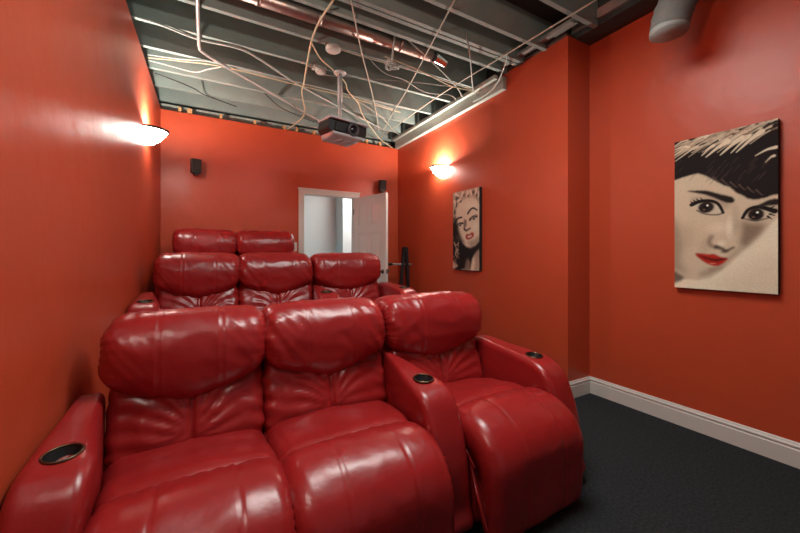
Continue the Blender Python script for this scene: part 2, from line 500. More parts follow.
# ------------------------------------------------------------------ wall sconces
def sconce(label, x, y, z, side, group='half bowl wall sconces'):
    """side = +1 bowl sticks out to +x, -1 to -x"""
    root = thing('wall_sconce', label, 'wall lamp', (x, y, z), R(-90) if side > 0 else R(90), group)
    # local: wall plane y = 0, bowl towards +y
    bm = bmesh.new()
    out = [(.010, -.125), (.035, -.121), (.066, -.102), (.096, -.064), (.118, -.026), (.131, 0)]
    inn = [(r - .007 if r > .02 else r * .4, zz + .006) for r, zz in out[::-1]]
    lathe(bm, out + inn, 32, None, 0, PI, 1.24)
    link('glass_bowl', bm, M['glow'], root, True)
    bm = bmesh.new()
    lathe(bm, [(.128, -.007), (.136, -.006), (.137, .011), (.128, .013), (.128, -.007)], 32, None, 0, PI, 1.24)
    rim = link('rim', bm, M['brownwood_rim'], root, True); rim['label'] = 'thin dark metal rim'
    bm = bmesh.new(); box(bm, -.04, .04, 0.001, .012, -.09, -.01, .004)
    link('wall_plate', bm, M['brass'], root)
    bm = bmesh.new(); lathe(bm, [(0, -.11), (.014, -.11), (.016, -.075), (.012, -.062), (0, -.06)], 16, Matrix.Translation((0, .07, 0)))
    link('bulb_holder', bm, M['white'], root, True)
    lamp('sconce_light', 'POINT', (0, .075, -.008), SCONCE_W, SCONCE_COL, .022, parent=root)
    return root


sconce('lit half bowl sconce on the wall beside the recliners', XL, 3.68, 2.275, 1)
sconce('lit half bowl sconce on the wall next to the front row', XL, .42, 2.3, 1)
sconce('lit half bowl sconce above the narrow portrait canvas', XR, 3.57, 2.295, -1)

# ------------------------------------------------------------------ portrait canvases
def grid_uv(nu, nv):
    return np.meshgrid((np.arange(nu) + .5) / nu, (np.arange(nv) + .5) / nv)


class Paint:
    def __init__(s, nu, nv, asp):
        s.U, s.V = grid_uv(nu, nv); s.im = np.zeros((nv, nu, 3)); s.asp = asp; s.nu, s.nv = nu, nv

    def fill(s, c): s.im[:] = c

    def blur(s, m, k):
        for ax in (0, 1):
            for _ in range(2):
                acc = np.zeros_like(m); n = 0
                for d in range(-k, k + 1):
                    idx = np.clip(np.arange(m.shape[ax]) + d, 0, m.shape[ax] - 1)
                    acc += np.take(m, idx, axis=ax); n += 1
                m = acc / n
        return m

    def mix(s, m, c, a=1.):
        m = np.clip(m, 0, 1)[..., None] * a
        s.im = s.im * (1 - m) + np.array(c) * m

    def poly(s, pts, c, a=1., soft=1, smooth=0):
        if smooth: pts = [(p.x, p.y) for p in catmull([(x, y, 0) for x, y in pts], smooth, True)]
        m = np.zeros_like(s.U, dtype=bool); n = len(pts)
        for i in range(n):
            (x0, y0), (x1, y1) = pts[i], pts[(i + 1) % n]
            if y0 == y1: continue
            c0 = ((y0 > s.V) != (y1 > s.V)) & (s.U < (x1 - x0) * (s.V - y0) / (y1 - y0) + x0)
            m ^= c0
        s.mix(s.blur(m.astype(float), soft) if soft else m.astype(float), c, a)

    def stroke(s, pts, w0, w1, c, a=1., soft=.004):
        P = catmull([(x, y, 0) for x, y in pts], 6)
        best = np.zeros_like(s.U)
        for i in range(len(P) - 1):
            t0 = i / (len(P) - 1)
            ax, ay, bx, by = P[i].x * s.asp, P[i].y, P[i + 1].x * s.asp, P[i + 1].y
            dx, dy = bx - ax, by - ay; L = dx * dx + dy * dy + 1e-12
            t = np.clip(((s.U * s.asp - ax) * dx + (s.V - ay) * dy) / L, 0, 1)
            d = np.hypot(s.U * s.asp - ax - t * dx, s.V - ay - t * dy)
            w = w0 + (w1 - w0) * t0
            best = np.maximum(best, np.clip((w / 2 - d) / soft + .5, 0, 1))
        s.mix(best, c, a)

    def blob(s, x, y, rx, ry, c, a=1., soft=.5):
        d = np.hypot((s.U - x) / rx, (s.V - y) / ry)
        s.mix(np.clip((1 - d) / soft, 0, 1), c, a)


def canvas(label, xface, y_left, y_right, z0, z1, thick, P):
    root = thing('canvas_picture', label, 'picture', (xface, (y_left + y_right) / 2, z0))
    ya, yb = y_left - root.location.y, y_right - root.location.y; H = z1 - z0
    bm = bmesh.new(); box(bm, 0.001, thick, yb, ya, 0, H, .002)
    b = link('stretched_canvas', bm, M['canvas_edge'], root); b['label'] = 'black canvas edges'
    nu, nv = P.nu, P.nv
    me = bpy.data.meshes.new('printed_face')
    vs = [(0, ya + (yb - ya) * i / nu, H * (1 - j / nv)) for j in range(nv + 1) for i in range(nu + 1)]
    fs = [(j * (nu + 1) + i, j * (nu + 1) + i + 1, (j + 1) * (nu + 1) + i + 1, (j + 1) * (nu + 1) + i) for j in range(nv) for i in range(nu)]
    me.from_pydata(vs, [], fs)
    col = me.color_attributes.new('print', 'FLOAT_COLOR', 'CORNER')
    pr = np.clip(P.im * np.array([1.0, 1.13, 1.16]), 0, .95)
    arr = np.ones((nu * nv, 4, 4), dtype=np.float32); arr[:, :, :3] = pr.reshape(-1, 1, 3)
    col.data.foreach_set('color', arr.reshape(-1))
    me.materials.append(M['print']); me.update()
    o = bpy.data.objects.new('printed_face', me); C.objects.link(o); o.parent = root
    return root


L3 = lambda r, g, b: np.array(lin(r, g, b)[:3])
cream, tan_, dark, mid = L3(226, 200, 172), L3(205, 176, 148), L3(28, 19, 18), L3(130, 100, 82)
red = L3(176, 40, 26)


def A(x, y):
    t = (x - 42) / 289.; u = t * 2.418 / (1.98 + .438 * t)
    top = 92 - 70 * t; bot = 497 + 21 * t
    return (u, (y - top) / (bot - top))


P = Paint(170, 300, .5)
P.fill(tan_)
face = L3(210, 182, 154)
P.poly([A(*p) for p in [(42, 180), (331, 190), (331, 290), (318, 310), (300, 330), (262, 368), (216, 408), (172, 447), (140, 468), (108, 474), (75, 468), (42, 452)]], face, soft=1)
P.poly([A(*p) for p in [(331, 300), (305, 325), (262, 370), (216, 412), (176, 448), (142, 470), (108, 477), (70, 474), (42, 480), (42, 500), (331, 520)]], L3(236, 214, 186), soft=2)
P.poly([A(*p) for p in [(240, 440), (331, 400), (331, 520), (150, 510)]], L3(214, 186, 158), .5, 14)
P.poly([A(*p) for p in [(42, 452), (70, 470), (58, 480), (42, 486)]], L3(90, 66, 56), .85, 2)
sh = L3(112, 84, 68)
P.poly([A(*p) for p in [(228, 306), (250, 316), (300, 318), (286, 346), (262, 368), (240, 386), (222, 376), (228, 345)]], sh, .8, 5)
P.poly([A(*p) for p in [(258, 362), (216, 404), (172, 443), (140, 463), (108, 468), (112, 456), (146, 446), (180, 424), (220, 388)]], sh, .55, 4)
P.poly([A(*p) for p in [(42, 300), (58, 330), (66, 380), (60, 430), (84, 462), (42, 452)]], sh, .55, 7)
P.poly([A(*p) for p in [(60, 320), (100, 330), (92, 380), (60, 390)]], L3(160, 130, 106), .35, 9)
P.poly([A(*p) for p in [(140, 340), (118, 372), (110, 398), (138, 398), (146, 380)]], L3(150, 120, 98), .35, 6)
P.blob(*A(165, 330), .16, .05, L3(238, 214, 188), .5, 1.)
P.blob(*A(196, 330), .05, .09, L3(244, 222, 198), .7, 1.)
P.blob(*A(172, 375), .07, .03, L3(244, 222, 198), .6, 1.)
P.poly([A(*p) for p in [(204, 252), (216, 280), (220, 330), (206, 356), (210, 300)]], sh, .5, 4)
P.poly([A(*p) for p in [(84, 246), (130, 242), (180, 252), (200, 262), (184, 282), (160, 262), (128, 252), (92, 258)]], L3(150, 120, 98), .6, 4)
P.poly([A(*p) for p in [(232, 290), (256, 270), (300, 266), (331, 272), (331, 280), (300, 274), (262, 276)]], L3(130, 102, 84), .6, 3)
# nose
P.stroke([A(*p) for p in [(145, 356), (139, 370), (146, 382), (160, 386)]], .022, .022, L3(96, 68, 56), .6, .022)
P.stroke([A(*p) for p in [(158, 384), (174, 389), (186, 395), (206, 386)]], .022, .012, L3(60, 42, 36), .85, .014)
P.blob(*A(182, 397), .06, .018, L3(70, 48, 40), .75, .8)
# lips
P.poly([A(*p) for p in [(98, 404), (118, 402), (138, 405), (152, 404), (172, 413), (192, 416), (184, 426), (164, 438), (144, 436), (120, 424)]], red, 1., 1, 2)
P.poly([A(*p) for p in [(104, 406), (130, 412), (152, 417), (190, 416), (160, 426), (128, 418)]], L3(84, 16, 14), .9, 1, 2)
P.blob(*A(148, 431), .05, .007, L3(236, 130, 110), .8, .8)
P.blob(*A(130, 406), .05, .006, L3(214, 90, 70), .6, .8)
P.poly([A(*p) for p in [(128, 442), (160, 444), (186, 432), (170, 448), (140, 452)]], sh, .5, 3)
# eyes
for (cx, cy, pts) in ((130, 273, [(94, 266), (112, 261), (140, 259), (160, 268), (174, 289), (158, 290), (132, 289), (110, 281)]), (269, 293, [(236, 302), (252, 284), (276, 278), (300, 285), (314, 291), (296, 301), (270, 306), (250, 305)])):
    P.poly([A(*p) for p in pts], L3(206, 184, 160), 1., 1, 2)
    c = A(cx, cy); P.blob(c[0], c[1], .098 if cx < 200 else .084, .044, L3(40, 27, 24), 1., .3)
    P.blob(c[0], c[1], .036, .020, L3(12, 8, 8), 1., .4)
    P.blob(c[0] + .014, c[1] - .011, .015, .008, L3(240, 226, 206), 1., .5)
    P.blob(c[0] - .02, c[1] + .014, .020, .008, L3(130, 96, 76), .7, .8)
P.stroke([A(*p) for p in [(90, 266), (112, 257), (142, 255), (164, 264), (178, 288)]], .026, .014, L3(24, 16, 16), 1., .006)
P.stroke([A(*p) for p in [(104, 282), (128, 292), (160, 294), (176, 289)]], .008, .010, dark, .8, .008)
P.stroke([A(*p) for p in [(232, 303), (248, 280), (276, 272), (304, 278), (322, 284)]], .016, .028, L3(24, 16, 16), 1., .006)
P.stroke([A(*p) for p in [(238, 305), (268, 311), (304, 303)]], .008, .008, dark, .8, .008)
for (a, b) in (((98, 262), (86, 257)), ((104, 260), (93, 252)), ((112, 258), (103, 249)), ((122, 256), (115, 247)), ((306, 279), (320, 270)), ((312, 283), (327, 277)), ((308, 292), (322, 296)), ((302, 298), (314, 306))):
    P.stroke([A(*a), A(*b)], .010, .003, L3(24, 16, 16))
# brows
P.poly([A(*p) for p in [(74, 228), (100, 226), (132, 226), (170, 236), (204, 244), (209, 258), (190, 261), (160, 250), (128, 238)]], L3(36, 26, 24), 1., 1, 2)
P.poly([A(*p) for p in [(262, 276), (284, 262), (306, 252), (331, 248), (331, 266), (306, 268), (284, 272)]], L3(36, 26, 24), 1., 1, 2)
# hair
P.poly([A(*p) for p in [(42, 88), (331, 18), (331, 236), (312, 240), (292, 248), (262, 252), (244, 248), (232, 240), (214, 232), (196, 216), (180, 212), (150, 196), (128, 184), (106, 178), (84, 184), (64, 190), (42, 198)]], dark, 1., 1)
for k in range(12):
    x = 150 + k * 12; y = 196 + k * 3.6
    P.stroke([A(x, y - 8), A(x + 16, y + 5), A(x + 24, y + 4)], .010, .003, dark if k % 2 else L3(80, 60, 52))
rs = random.Random(3)
for k in range(110):
    t = rs.random(); x0 = 70 + t * 270; y0 = 92 - 70 * (x0 - 42) / 289 + rs.uniform(-4, 30)
    ln = rs.uniform(40, 95); cx = x0 - ln * .85; cy = y0 + ln * rs.uniform(.35, .6)
    cc = [cream, tan_, L3(190, 160, 134), dark, mid][rs.randrange(5)]
    pts = [A(x0, y0), A((x0 + cx) / 2 + 6, (y0 + cy) / 2 - 6), A(cx, cy)]
    P.stroke(pts, rs.uniform(.007, .016), .003, cc, .9, .006)
for (x0, y0, x1, y1, w) in ((150, 100, 118, 128, .02), (190, 88, 130, 132, .03), (230, 78, 170, 126, .03), (285, 60, 215, 118, .03), (325, 104, 268, 128, .018), (320, 128, 296, 146, .014), (250, 74, 200, 120, .02), (82, 104, 44, 112, .014)):
    P.stroke([A(x0, y0), A((x0 + x1) / 2 + 3, (y0 + y1) / 2 - 5), A(x1, y1)], w, .003, cream, .95, .006)
for k in range(30):
    x0 = rs.uniform(60, 320); y0 = rs.uniform(130, 190)
    P.stroke([A(x0, y0), A(x0 - 20, y0 + 22)], .006, .003, L3(70, 52, 46), .5, .006)
gr = np.random.default_rng(5); P.im *= (1 + gr.normal(0, .05, P.U.shape))[..., None]; P.im = np.clip(P.im, 0, 1)
canvas('large canvas portrait of a dark-haired woman with red lips on recessed wall', XREC - .042, 1.177, .675, .968, 1.98, .042, P)


def B(x, y):
    t = (x - 70) / 137.; u = t * 4.127 / (3.728 + .399 * t)
    top = 65 - 28 * t; bot = 478 + 9 * t
    return (u, (y - top) / (bot - top))


P = Paint(120, 240, .5)
skin = L3(222, 194, 168); P.fill(skin)
hd = L3(34, 28, 28)
P.poly([B(*p) for p in [(70, 60), (207, 36), (207, 130), (196, 108), (172, 92), (140, 96), (104, 118), (88, 150), (82, 200), (70, 230)]], L3(178, 148, 128), 1., 3)
for (x, y, rx, ry) in ((92, 96, .10, .05), (110, 110, .07, .03), (86, 130, .08, .05), (128, 78, .05, .03), (175, 66, .08, .035), (150, 84, .05, .02), (196, 84, .05, .05), (80, 170, .06, .05)):
    P.blob(*B(x, y), rx, ry, L3(62, 44, 40), .9, .7)
for (x0, y0, x1, y1) in ((84, 72, 100, 84), (120, 66, 108, 90), (146, 62, 140, 84), (160, 58, 166, 84), (190, 50, 186, 74), (204, 70, 198, 96), (96, 108, 112, 98), (78, 110, 80, 140)):
    P.stroke([B(x0, y0), B((x0 + x1) / 2 + 3, (y0 + y1) / 2), B(x1, y1)], .04, .012, L3(224, 196, 172), .9, .012)
P.poly([B(*p) for p in [(70, 230), (84, 215), (92, 260), (104, 300), (120, 335), (140, 356), (160, 362), (186, 350), (207, 326), (207, 420), (186, 400), (172, 420), (160, 480), (70, 480)]], hd, 1., 2)
P.poly([B(*p) for p in [(207, 372), (190, 388), (178, 410), (186, 440), (180, 490), (207, 490)]], L3(176, 142, 122), .9, 3)
P.poly([B(*p) for p in [(144, 420), (160, 440), (158, 485), (130, 485)]], L3(150, 120, 104), .8, 4)
P.poly([B(*p) for p in [(70, 440), (84, 445), (96, 462), (70, 478)]], L3(205, 176, 150), .9, 2)
rs = random.Random(9)
for k in range(26):
    x = rs.uniform(72, 104); y = rs.uniform(290, 440)
    P.stroke([B(x, y), B(x + rs.uniform(-8, 8), y + 10), B(x + rs.uniform(-6, 10), y + 20)], .024, .008, [L3(190, 160, 138), hd, L3(120, 96, 84)][rs.randrange(3)], .8, .012)
P.poly([B(*p) for p in [(84, 190), (98, 230), (104, 270), (118, 310), (136, 340), (118, 340), (96, 300), (86, 250)]], L3(84, 62, 54), .85, 4)
P.poly([B(*p) for p in [(70, 200), (86, 190), (94, 240), (100, 290), (116, 330), (70, 330)]], hd, .8, 3)
P.blob(*B(160, 140), .3, .07, L3(240, 216, 192), .6, 1.)
P.blob(*B(186, 250), .16, .07, L3(240, 216, 192), .6, 1.)
P.poly([B(*p) for p in [(150, 330), (180, 318), (207, 300), (207, 330), (186, 350), (160, 362)]], L3(120, 94, 80), .6, 5)
P.poly([B(*p) for p in [(128, 206), (142, 216), (140, 246), (130, 262), (136, 276), (124, 260)]], L3(96, 72, 64), .85, 2)
P.stroke([B(130, 262), B(140, 270), B(150, 264), B(160, 258)], .03, .02, L3(70, 50, 46), .9, .01)
P.stroke([B(84, 216), B(98, 202), B(116, 198)], .030, .022, L3(40, 28, 28), .95, .01)
P.stroke([B(148, 178), B(160, 160), B(176, 150), B(196, 162)], .030, .018, L3(40, 28, 28), .95, .01)
P.stroke([B(92, 246), B(106, 232), B(122, 230)], .036, .026, L3(44, 32, 32), .95, .012)
P.stroke([B(158, 212), B(176, 200), B(196, 196)], .034, .022, L3(52, 42, 42), .95, .012)
for ex, ey in ((108, 241), (179, 208)):
    P.blob(*B(ex, ey), .12, .022, L3(206, 184, 164), .8, .6); P.blob(*B(ex, ey), .06, .018, L3(52, 42, 42), .9, .5)
P.stroke([B(160, 204), B(178, 190), B(196, 188)], .012, .01, L3(90, 68, 60), .9, .008)
P.poly([B(*p) for p in [(136, 296), (146, 288), (156, 290), (166, 280), (178, 284), (178, 300), (168, 312), (150, 320), (138, 314)]], L3(168, 60, 44), 1., 1, 2)
P.poly([B(*p) for p in [(144, 302), (156, 298), (170, 294), (164, 304), (150, 310)]], L3(228, 206, 190), 1., 1)
P.blob(*B(152, 336), .09, .03, L3(190, 158, 136), .6, .9)
gr = np.random.default_rng(8); P.im *= (1 + gr.normal(0, .05, P.U.shape))[..., None]; P.im = np.clip(P.im, 0, 1)
canvas('narrow canvas portrait of a light-haired woman hanging below the lit sconce', XR - .042, 3.30, 2.842, 1.018, 1.928, .042, P)

# ------------------------------------------------------------------ open door leaf
hx, hy = DX1 - .004, YB - .028
fx, fy = 2.05, 4.035
ang = math.atan2(fy - hy, fx - hx)
DW, DH, DT = math.hypot(fx - hx, fy - hy), 1.995, .036
bm = bmesh.new()   # local x along the leaf from the hinge, y through it
box(bm, 0, DW, -DT / 2 + .010, DT / 2 - .010, 0, DH)
st = .105; mid_s = .09
rows_ = [(.0, .22), (.78, .90), (1.48, 1.59), (DH - .115, DH)]
for sgn in (-1, 1):
    ya, yb = sorted((sgn * (DT / 2 - .011), sgn * DT / 2))
    for x0, x1 in ((0, st), (DW - st, DW)): box(bm, x0, x1, ya, yb, 0, DH)
    for z0, z1 in rows_: box(bm, st, DW - st, ya, yb, z0, z1)
    for (z0, z1) in ((.22, .78), (.90, 1.48), (1.59, DH - .115)):
        box(bm, DW / 2 - mid_s / 2, DW / 2 + mid_s / 2, ya, yb, z0, z1)
        for x0, x1 in ((st, DW / 2 - mid_s / 2), (DW / 2 + mid_s / 2, DW - st)):
            box(bm, x0 + .028, x1 - .028, ya + (.0015 if sgn < 0 else 0), yb - (.0015 if sgn > 0 else 0), z0 + .028, z1 - .028)
door = struct('door_1', bm, M['doorwhite'], 'white six-panel door standing open')
door.location = (hx, hy, .012); door.rotation_euler = (0, 0, ang)
for sgn in (-1, 1):
    bm = bmesh.new()
    m4 = Matrix.Translation((DW - .065, sgn * DT / 2, .96)) @ Matrix.Rotation(-sgn * PI / 2, 4, 'X')
    lathe(bm, [(0, 0), (.03, 0), (.03, .006), (.011, .010), (.011, .035), (.022, .042), (.027, .055), (.022, .066), (0, .069)], 20, m4)
    k = link('door_knob', bm, M['brass'], door, True); k['label'] = 'dark bronze knob'
bm = bmesh.new()
for z in (.2, 1.0, 1.8): tube(bm, [(.0, -DT / 2 - .003, z - .045), (.0, -DT / 2 - .003, z + .045)], .007, 8, True, 0)
link('hinge', bm, M['brass'], door)
bm = bmesh.new(); box(bm, DW, DW + .002, -.012, .012, .93, .99); link('latch_plate', bm, M['brass'], door)

# light switch
t = thing('light_switch', 'white light switch plate beside the door casing', 'light switch', (1.012, YB, 1.235))
bm = bmesh.new(); box(bm, -.038, .038, -.007, 0, 0, .12, .003); link('switch_plate', bm, M['white'], t)
bm = bmesh.new(); box(bm, -.006, .006, -.016, -.006, .048, .074, .002); link('toggle', bm, M['white'], t)


# ------------------------------------------------------------------ small wall speakers
def speaker(label, x, z, rz):
    t = thing('wall_speaker', label, 'speaker', (x, YB, z), 0, 'small surround speakers')
    T = Matrix.Translation((0, -.10, 0)) @ Matrix.Rotation(rz, 4, 'Z') @ Matrix.Rotation(R(6), 4, 'X')
    bm = bmesh.new(); box(bm, -.05, .05, -.045, .05, 0, .165, .010, 0, T); link('cabinet', bm, M['black'], t)
    bm = bmesh.new(); box(bm, -.045, .045, -.052, -.043, .028, .158, .006, 0, T); link('grille', bm, M['grille'], t)
    bm = bmesh.new(); box(bm, -.022, .022, -.04, .03, -.02, .002, .004, 0, T); link('foot', bm, M['black'], t)
    bm = bmesh.new(); tube(bm, [(0, 0, .07), (0, -.03, .07), (0, -.06, .08)], .014, 10); box(bm, -.025, .025, -.006, 0, .035, .11, .002); link('bracket', bm, M['black'], t)
    return t


speaker('small black speaker high on back wall above the third row recliners', -.125, 2.135, R(12))
speaker('small black speaker high on back wall above the white door', 2.285, 2.14, R(-8))

# ------------------------------------------------------------------ A-shaped stand in the far corner
t = thing('folding_stand', 'black A-shaped stand with grey crossbar between door and wall', 'stand', (2.47, 4.33, 0))
def leg(p, q, w=.045):
    bm = bmesh.new()
    a, b = Vector(p), Vector(q); d = (b - a); L_ = d.length
    m4 = Matrix.Translation(a) @ d.to_track_quat('Z', 'X').to_matrix().to_4x4()
    box(bm, -w / 2, w / 2, -w / 2, w / 2, 0, L_, .003, 0, m4)
    return bm
link('leg', leg((-.115, .0, .005), (.005, .0, 1.29), .042), M['standblack'], t)
link('leg', leg((.10, -.02, .005), (.025, -.03, 1.285), .042), M['standblack'], t)
link('top_block', leg((.012, -.015, 1.22), (.016, -.015, 1.30), .06), M['standblack'], t)
bm = bmesh.new(); tube(bm, [(-.27, .06, 1.055), (.115, -.035, 1.05)], .014, 12, True, 0); r_ = link('crossbar', bm, M['greyrod'], t, True); r_['label'] = 'grey crossbar'
bm = bmesh.new(); tube(bm, [(-.275, .061, 1.055), (-.17, .035, 1.053)], .021, 12, True, 0); link('grip', bm, M['black'], t, True)

# ------------------------------------------------------------------ projector
PX, PY = 1.145, 3.285
t = thing('projector', 'black and silver projector hanging on a ceiling pole', 'projector', (PX, PY, 3.0))
bm = bmesh.new(); lathe(bm, [(0, 0), (.062, 0), (.062, -.006), (.045, -.014), (0, -.014)], 32); link('ceiling_flange', bm, M['silver'], t, True)
bm = bmesh.new(); tube(bm, [(0, 0, -.01), (0, 0, -.30)], .023, 20, True, 0); tube(bm, [(0, 0, -.28), (0, 0, -.50)], .017, 20, True, 0); link('pole', bm, M['silver'], t, True)
Tp = Matrix.Translation((0.03, 0, -.485)) @ Matrix.Rotation(R(4), 4, 'Z') @ Matrix.Rotation(R(3), 4, 'Y') @ Matrix.Rotation(R(9), 4, 'X') @ Matrix.Diagonal((1, 1, 1.12, 1))
bm = bmesh.new(); box(bm, -.20, .20, -.19, .17, -.026, -.006, .006, 0, Tp); link('mount_plate', bm, M['silver'], t)
# housing: outline swept front to back, wide at top, narrower tray below
bm = bmesh.new()
outl = [(-.195, -.028), (.195, -.028), (.20, -.10), (.165, -.135), (-.165, -.135), (-.20, -.10)]
rings = []
for y, s in ((-.155, 1.), (.16, .97)): rings.append([bm.verts.new(Tp @ Vector((x * s, y, z))) for x, z in outl])
for i in range(6): bm.faces.new((rings[0][i], rings[0][(i + 1) % 6], rings[1][(i + 1) % 6], rings[1][i]))
bm.faces.new(rings[0]); bm.faces.new(rings[1][::-1])
bmesh.ops.bevel(bm, geom=list(bm.edges), offset=.006, segments=2, affect='EDGES')
link('housing', bm, M['black'], t)
bm = bmesh.new()
outl = [(-.168, -.130), (.168, -.130), (.15, -.180), (-.15, -.180)]
rings = []
for y, s in ((-.20, 1.), (.15, .95)): rings.append([bm.verts.new(Tp @ Vector((x * s, y, z + (.03 if y < 0 and z < -.15 else 0)))) for x, z in outl])
for i in range(4): bm.faces.new((rings[0][i], rings[0][(i + 1) % 4], rings[1][(i + 1) % 4], rings[1][i]))
bm.faces.new(rings[0]); bm.faces.new(rings[1][::-1])
bmesh.ops.bevel(bm, geom=list(bm.edges), offset=.006, segments=2, affect='EDGES')
for x in (-.07, .02, .09): box(bm, x, x + .012, -.17, .12, -.183, -.176, 0, 0, Tp)
tr = link('lower_cover', bm, M['silver'], t); tr['label'] = 'silver lower cover'
bm = bmesh.new()
lathe(bm, [(.0, .03), (.030, .03), (.034, .045), (.036, .055), (.058, .05), (.062, .03), (.062, -.03)], 32, Tp @ Matrix.Translation((.04, -.15, -.082)) @ Matrix.Rotation(PI / 2, 4, 'X'))
ln = link('lens_ring', bm, M['darkgrey'], t, True)
bm = bmesh.new(); lathe(bm, [(0, .045), (.018, .042), (.031, .034), (.031, .02)], 24, Tp @ Matrix.Translation((.04, -.15, -.082)) @ Matrix.Rotation(PI / 2, 4, 'X')); link('lens', bm, M['glasslens'], ln, True)
bm = bmesh.new()
box(bm, -.135, -.04, -.178, -.15, -.118, -.045, .004, 0, Tp)
for k in range(5): box(bm, -.130, -.045, -.181, -.177, -.112 + k * .013, -.106 + k * .013, 0, 0, Tp)
link('front_vent', bm, M['black'], t)

# ------------------------------------------------------------------ things under the joists
def cable(name, label, cat, pts, r, m, group=None, seg=8):
    bm = bmesh.new(); tube(bm, pts, r, seg)
    return tag(link(name, bm, m, None, True), label, cat, group)


cable('cable', 'thick cream cable drooping from the joists onto the back wall', 'cable', [(.77, 2.337, 2.985), (.74, 2.767, 2.96), (.854, 3.542, 2.95), (.882, 3.75, 2.93), (1.03, 4.25, 2.92), (.99, 4.52, 2.88), (.92, 4.78, 2.865)], 0.0074, M['cream'])
cable('cable', 'cream cable branching past the projector flange toward far corner', 'cable', [(.743, 2.846, 2.955), (.874, 3.039, 2.95), (1.037, 3.20, 2.97), (1.225, 3.36, 2.96), (1.30, 3.47, 2.93), (1.502, 3.688, 2.93), (1.634, 3.885, 2.9), (1.892, 4.191, 2.88), (2.213, 4.548, 2.87), (2.53, 4.78, 2.862)], 0.0062, M['cream'])
cable('cable', 'pale cable hanging straight beside the projector pole', 'cable', [(.876, 2.28, 2.985), (1.16, 2.78, 2.97), (1.483, 3.31, 2.97), (1.82, 3.881, 2.96), (2.119, 4.42, 2.93)], 0.0055, M['tan'])
cable('cable', 'pale cable crossing over the broken end of the shiny duct', 'cable', [(1.513, 1.925, 2.985), (1.696, 2.588, 2.97), (1.892, 3.286, 2.97), (2.07, 3.987, 2.97), (2.223, 4.567, 2.92)], 0.0055, M['tan'])
cable('cable', 'long taut pale cable running above the stepped red wall', 'cable', [(2.369, 1.433, 2.975), (2.321, 2.24, 2.98), (2.257, 3.139, 2.97), (2.191, 4.374, 2.9)], 0.0059, M['tan'])
cable('cable', 'grey cable dangling down to the pale ledger board', 'cable', [(1.89, 2.26, 3.05), (1.956, 2.284, 2.9), (2.372, 2.724, 2.9), (2.50, 2.82, 2.89), (2.60, 2.88, 2.97)], 0.0066, M['gcable'])
cable('cable', 'pale cable bent in a hook at ledger board end', 'cable', [(2.348, 2.229, 3.0), (2.434, 2.36, 2.95), (2.53, 2.558, 2.9), (2.545, 2.725, 2.87), (2.54, 2.914, 2.87)], 0.0062, M['wcable'])
cable('hanger_rod', 'pale rod hanging down to the coiled cable', 'rod', [(1.394, 2.573, 3.16), (1.411, 2.66, 2.98), (1.449, 2.751, 2.93)], .009, M['wcable'])
cable('cable', 'tan cable stapled along the joist by smoke detector', 'cable', [(.98, 2.878, 2.985), (1.292, 2.885, 2.985), (1.812, 2.853, 2.98), (2.119, 2.861, 2.975), (2.54, 2.879, 2.98)], 0.0070, M['tan'])
cable('cable', 'cream cable sagging under the joist next to the coil', 'cable', [(1.398, 2.79, 2.985), (1.772, 2.79, 2.955), (2.177, 2.853, 2.935), (2.414, 2.84, 2.94), (2.56, 2.87, 2.99)], 0.0055, M['cream'])
cable('cable', 'thin white cable crossing behind the shiny duct end', 'cable', [(1.511, 2.572, 3.05), (1.77, 2.617, 2.97), (2.261, 2.877, 2.97), (2.53, 3.073, 2.97)], 0.0047, M['wcable'])
cable('cable', 'wavy grey cable running below the second visible joist', 'cable', [(1.299, 2.9, 2.985), (1.496, 2.986, 2.95), (1.751, 3.042, 2.97), (2.072, 3.161, 2.97), (2.354, 3.085, 2.97), (2.507, 3.172, 2.98)], 0.0047, M['gcable'])
cable('conduit', 'galvanised conduit bending across the joists from overhead', 'conduit', [(-.065, 1.2, 2.978), (-.065, 2.756, 2.978), (-.067, 3.30, 2.978), (-.063, 3.42, 2.975), (-.03, 3.50, 2.973), (.237, 3.72, 2.973), (1.111, 4.40, 2.975), (1.56, 4.72, 2.975)], .0135, M['conduit'], seg=12)
cable('conduit', 'thin pale conduit kinked behind the galvanised one', 'conduit', [(-.45, 3.246, 2.99), (-.326, 3.25, 2.985), (-.163, 3.30, 2.985), (-.036, 3.32, 2.985), (.242, 3.30, 2.985), (.433, 3.40, 2.985), (.852, 3.709, 2.985), (1.567, 4.113, 2.985), (2.219, 4.429, 2.98)], .0095, M['wcable'])
cable('cable', 'cream cable tied along the joist above second row', 'cable', [(-.476, 3.851, 2.985), (-.225, 3.765, 2.98), (.141, 3.67, 2.975), (.847, 3.70, 2.98), (1.416, 3.717, 2.985), (2.118, 3.80, 2.985)], 0.0062, M['cream'])
cable('cable', 'white cable doubled next to the cream one on joist', 'cable', [(-.471, 3.80, 2.988), (-.224, 3.74, 2.985), (.14, 3.63, 2.985), (.837, 3.644, 2.985), (1.333, 3.654, 2.985), (2.02, 3.756, 2.985)], 0.0055, M['wcable'])
cable('cable', 'white cable hanging in a shallow V near sconce wall', 'cable', [(-.478, 3.90, 2.985), (-.296, 3.89, 2.97), (-.109, 3.869, 2.955), (.0, 3.76, 2.96), (.115, 3.67, 2.97)], 0.0055, M['wcable'])
cable('cable', 'black cable curving across the pale rear joists', 'cable', [(-.458, 4.16, 2.99), (-.253, 4.227, 2.975), (-.12, 4.32, 2.975), (-.029, 4.436, 2.98), (.3, 4.6, 2.98)], 0.0055, M['bcable'])
cable('cable', 'grey cable lying along the top edge of back wall', 'cable', [(.45, 4.80, 2.858), (.7, 4.78, 2.857), (1.0, 4.80, 2.862), (1.4, 4.79, 2.858), (1.9, 4.78, 2.858)], 0.0047, M['gcable'])
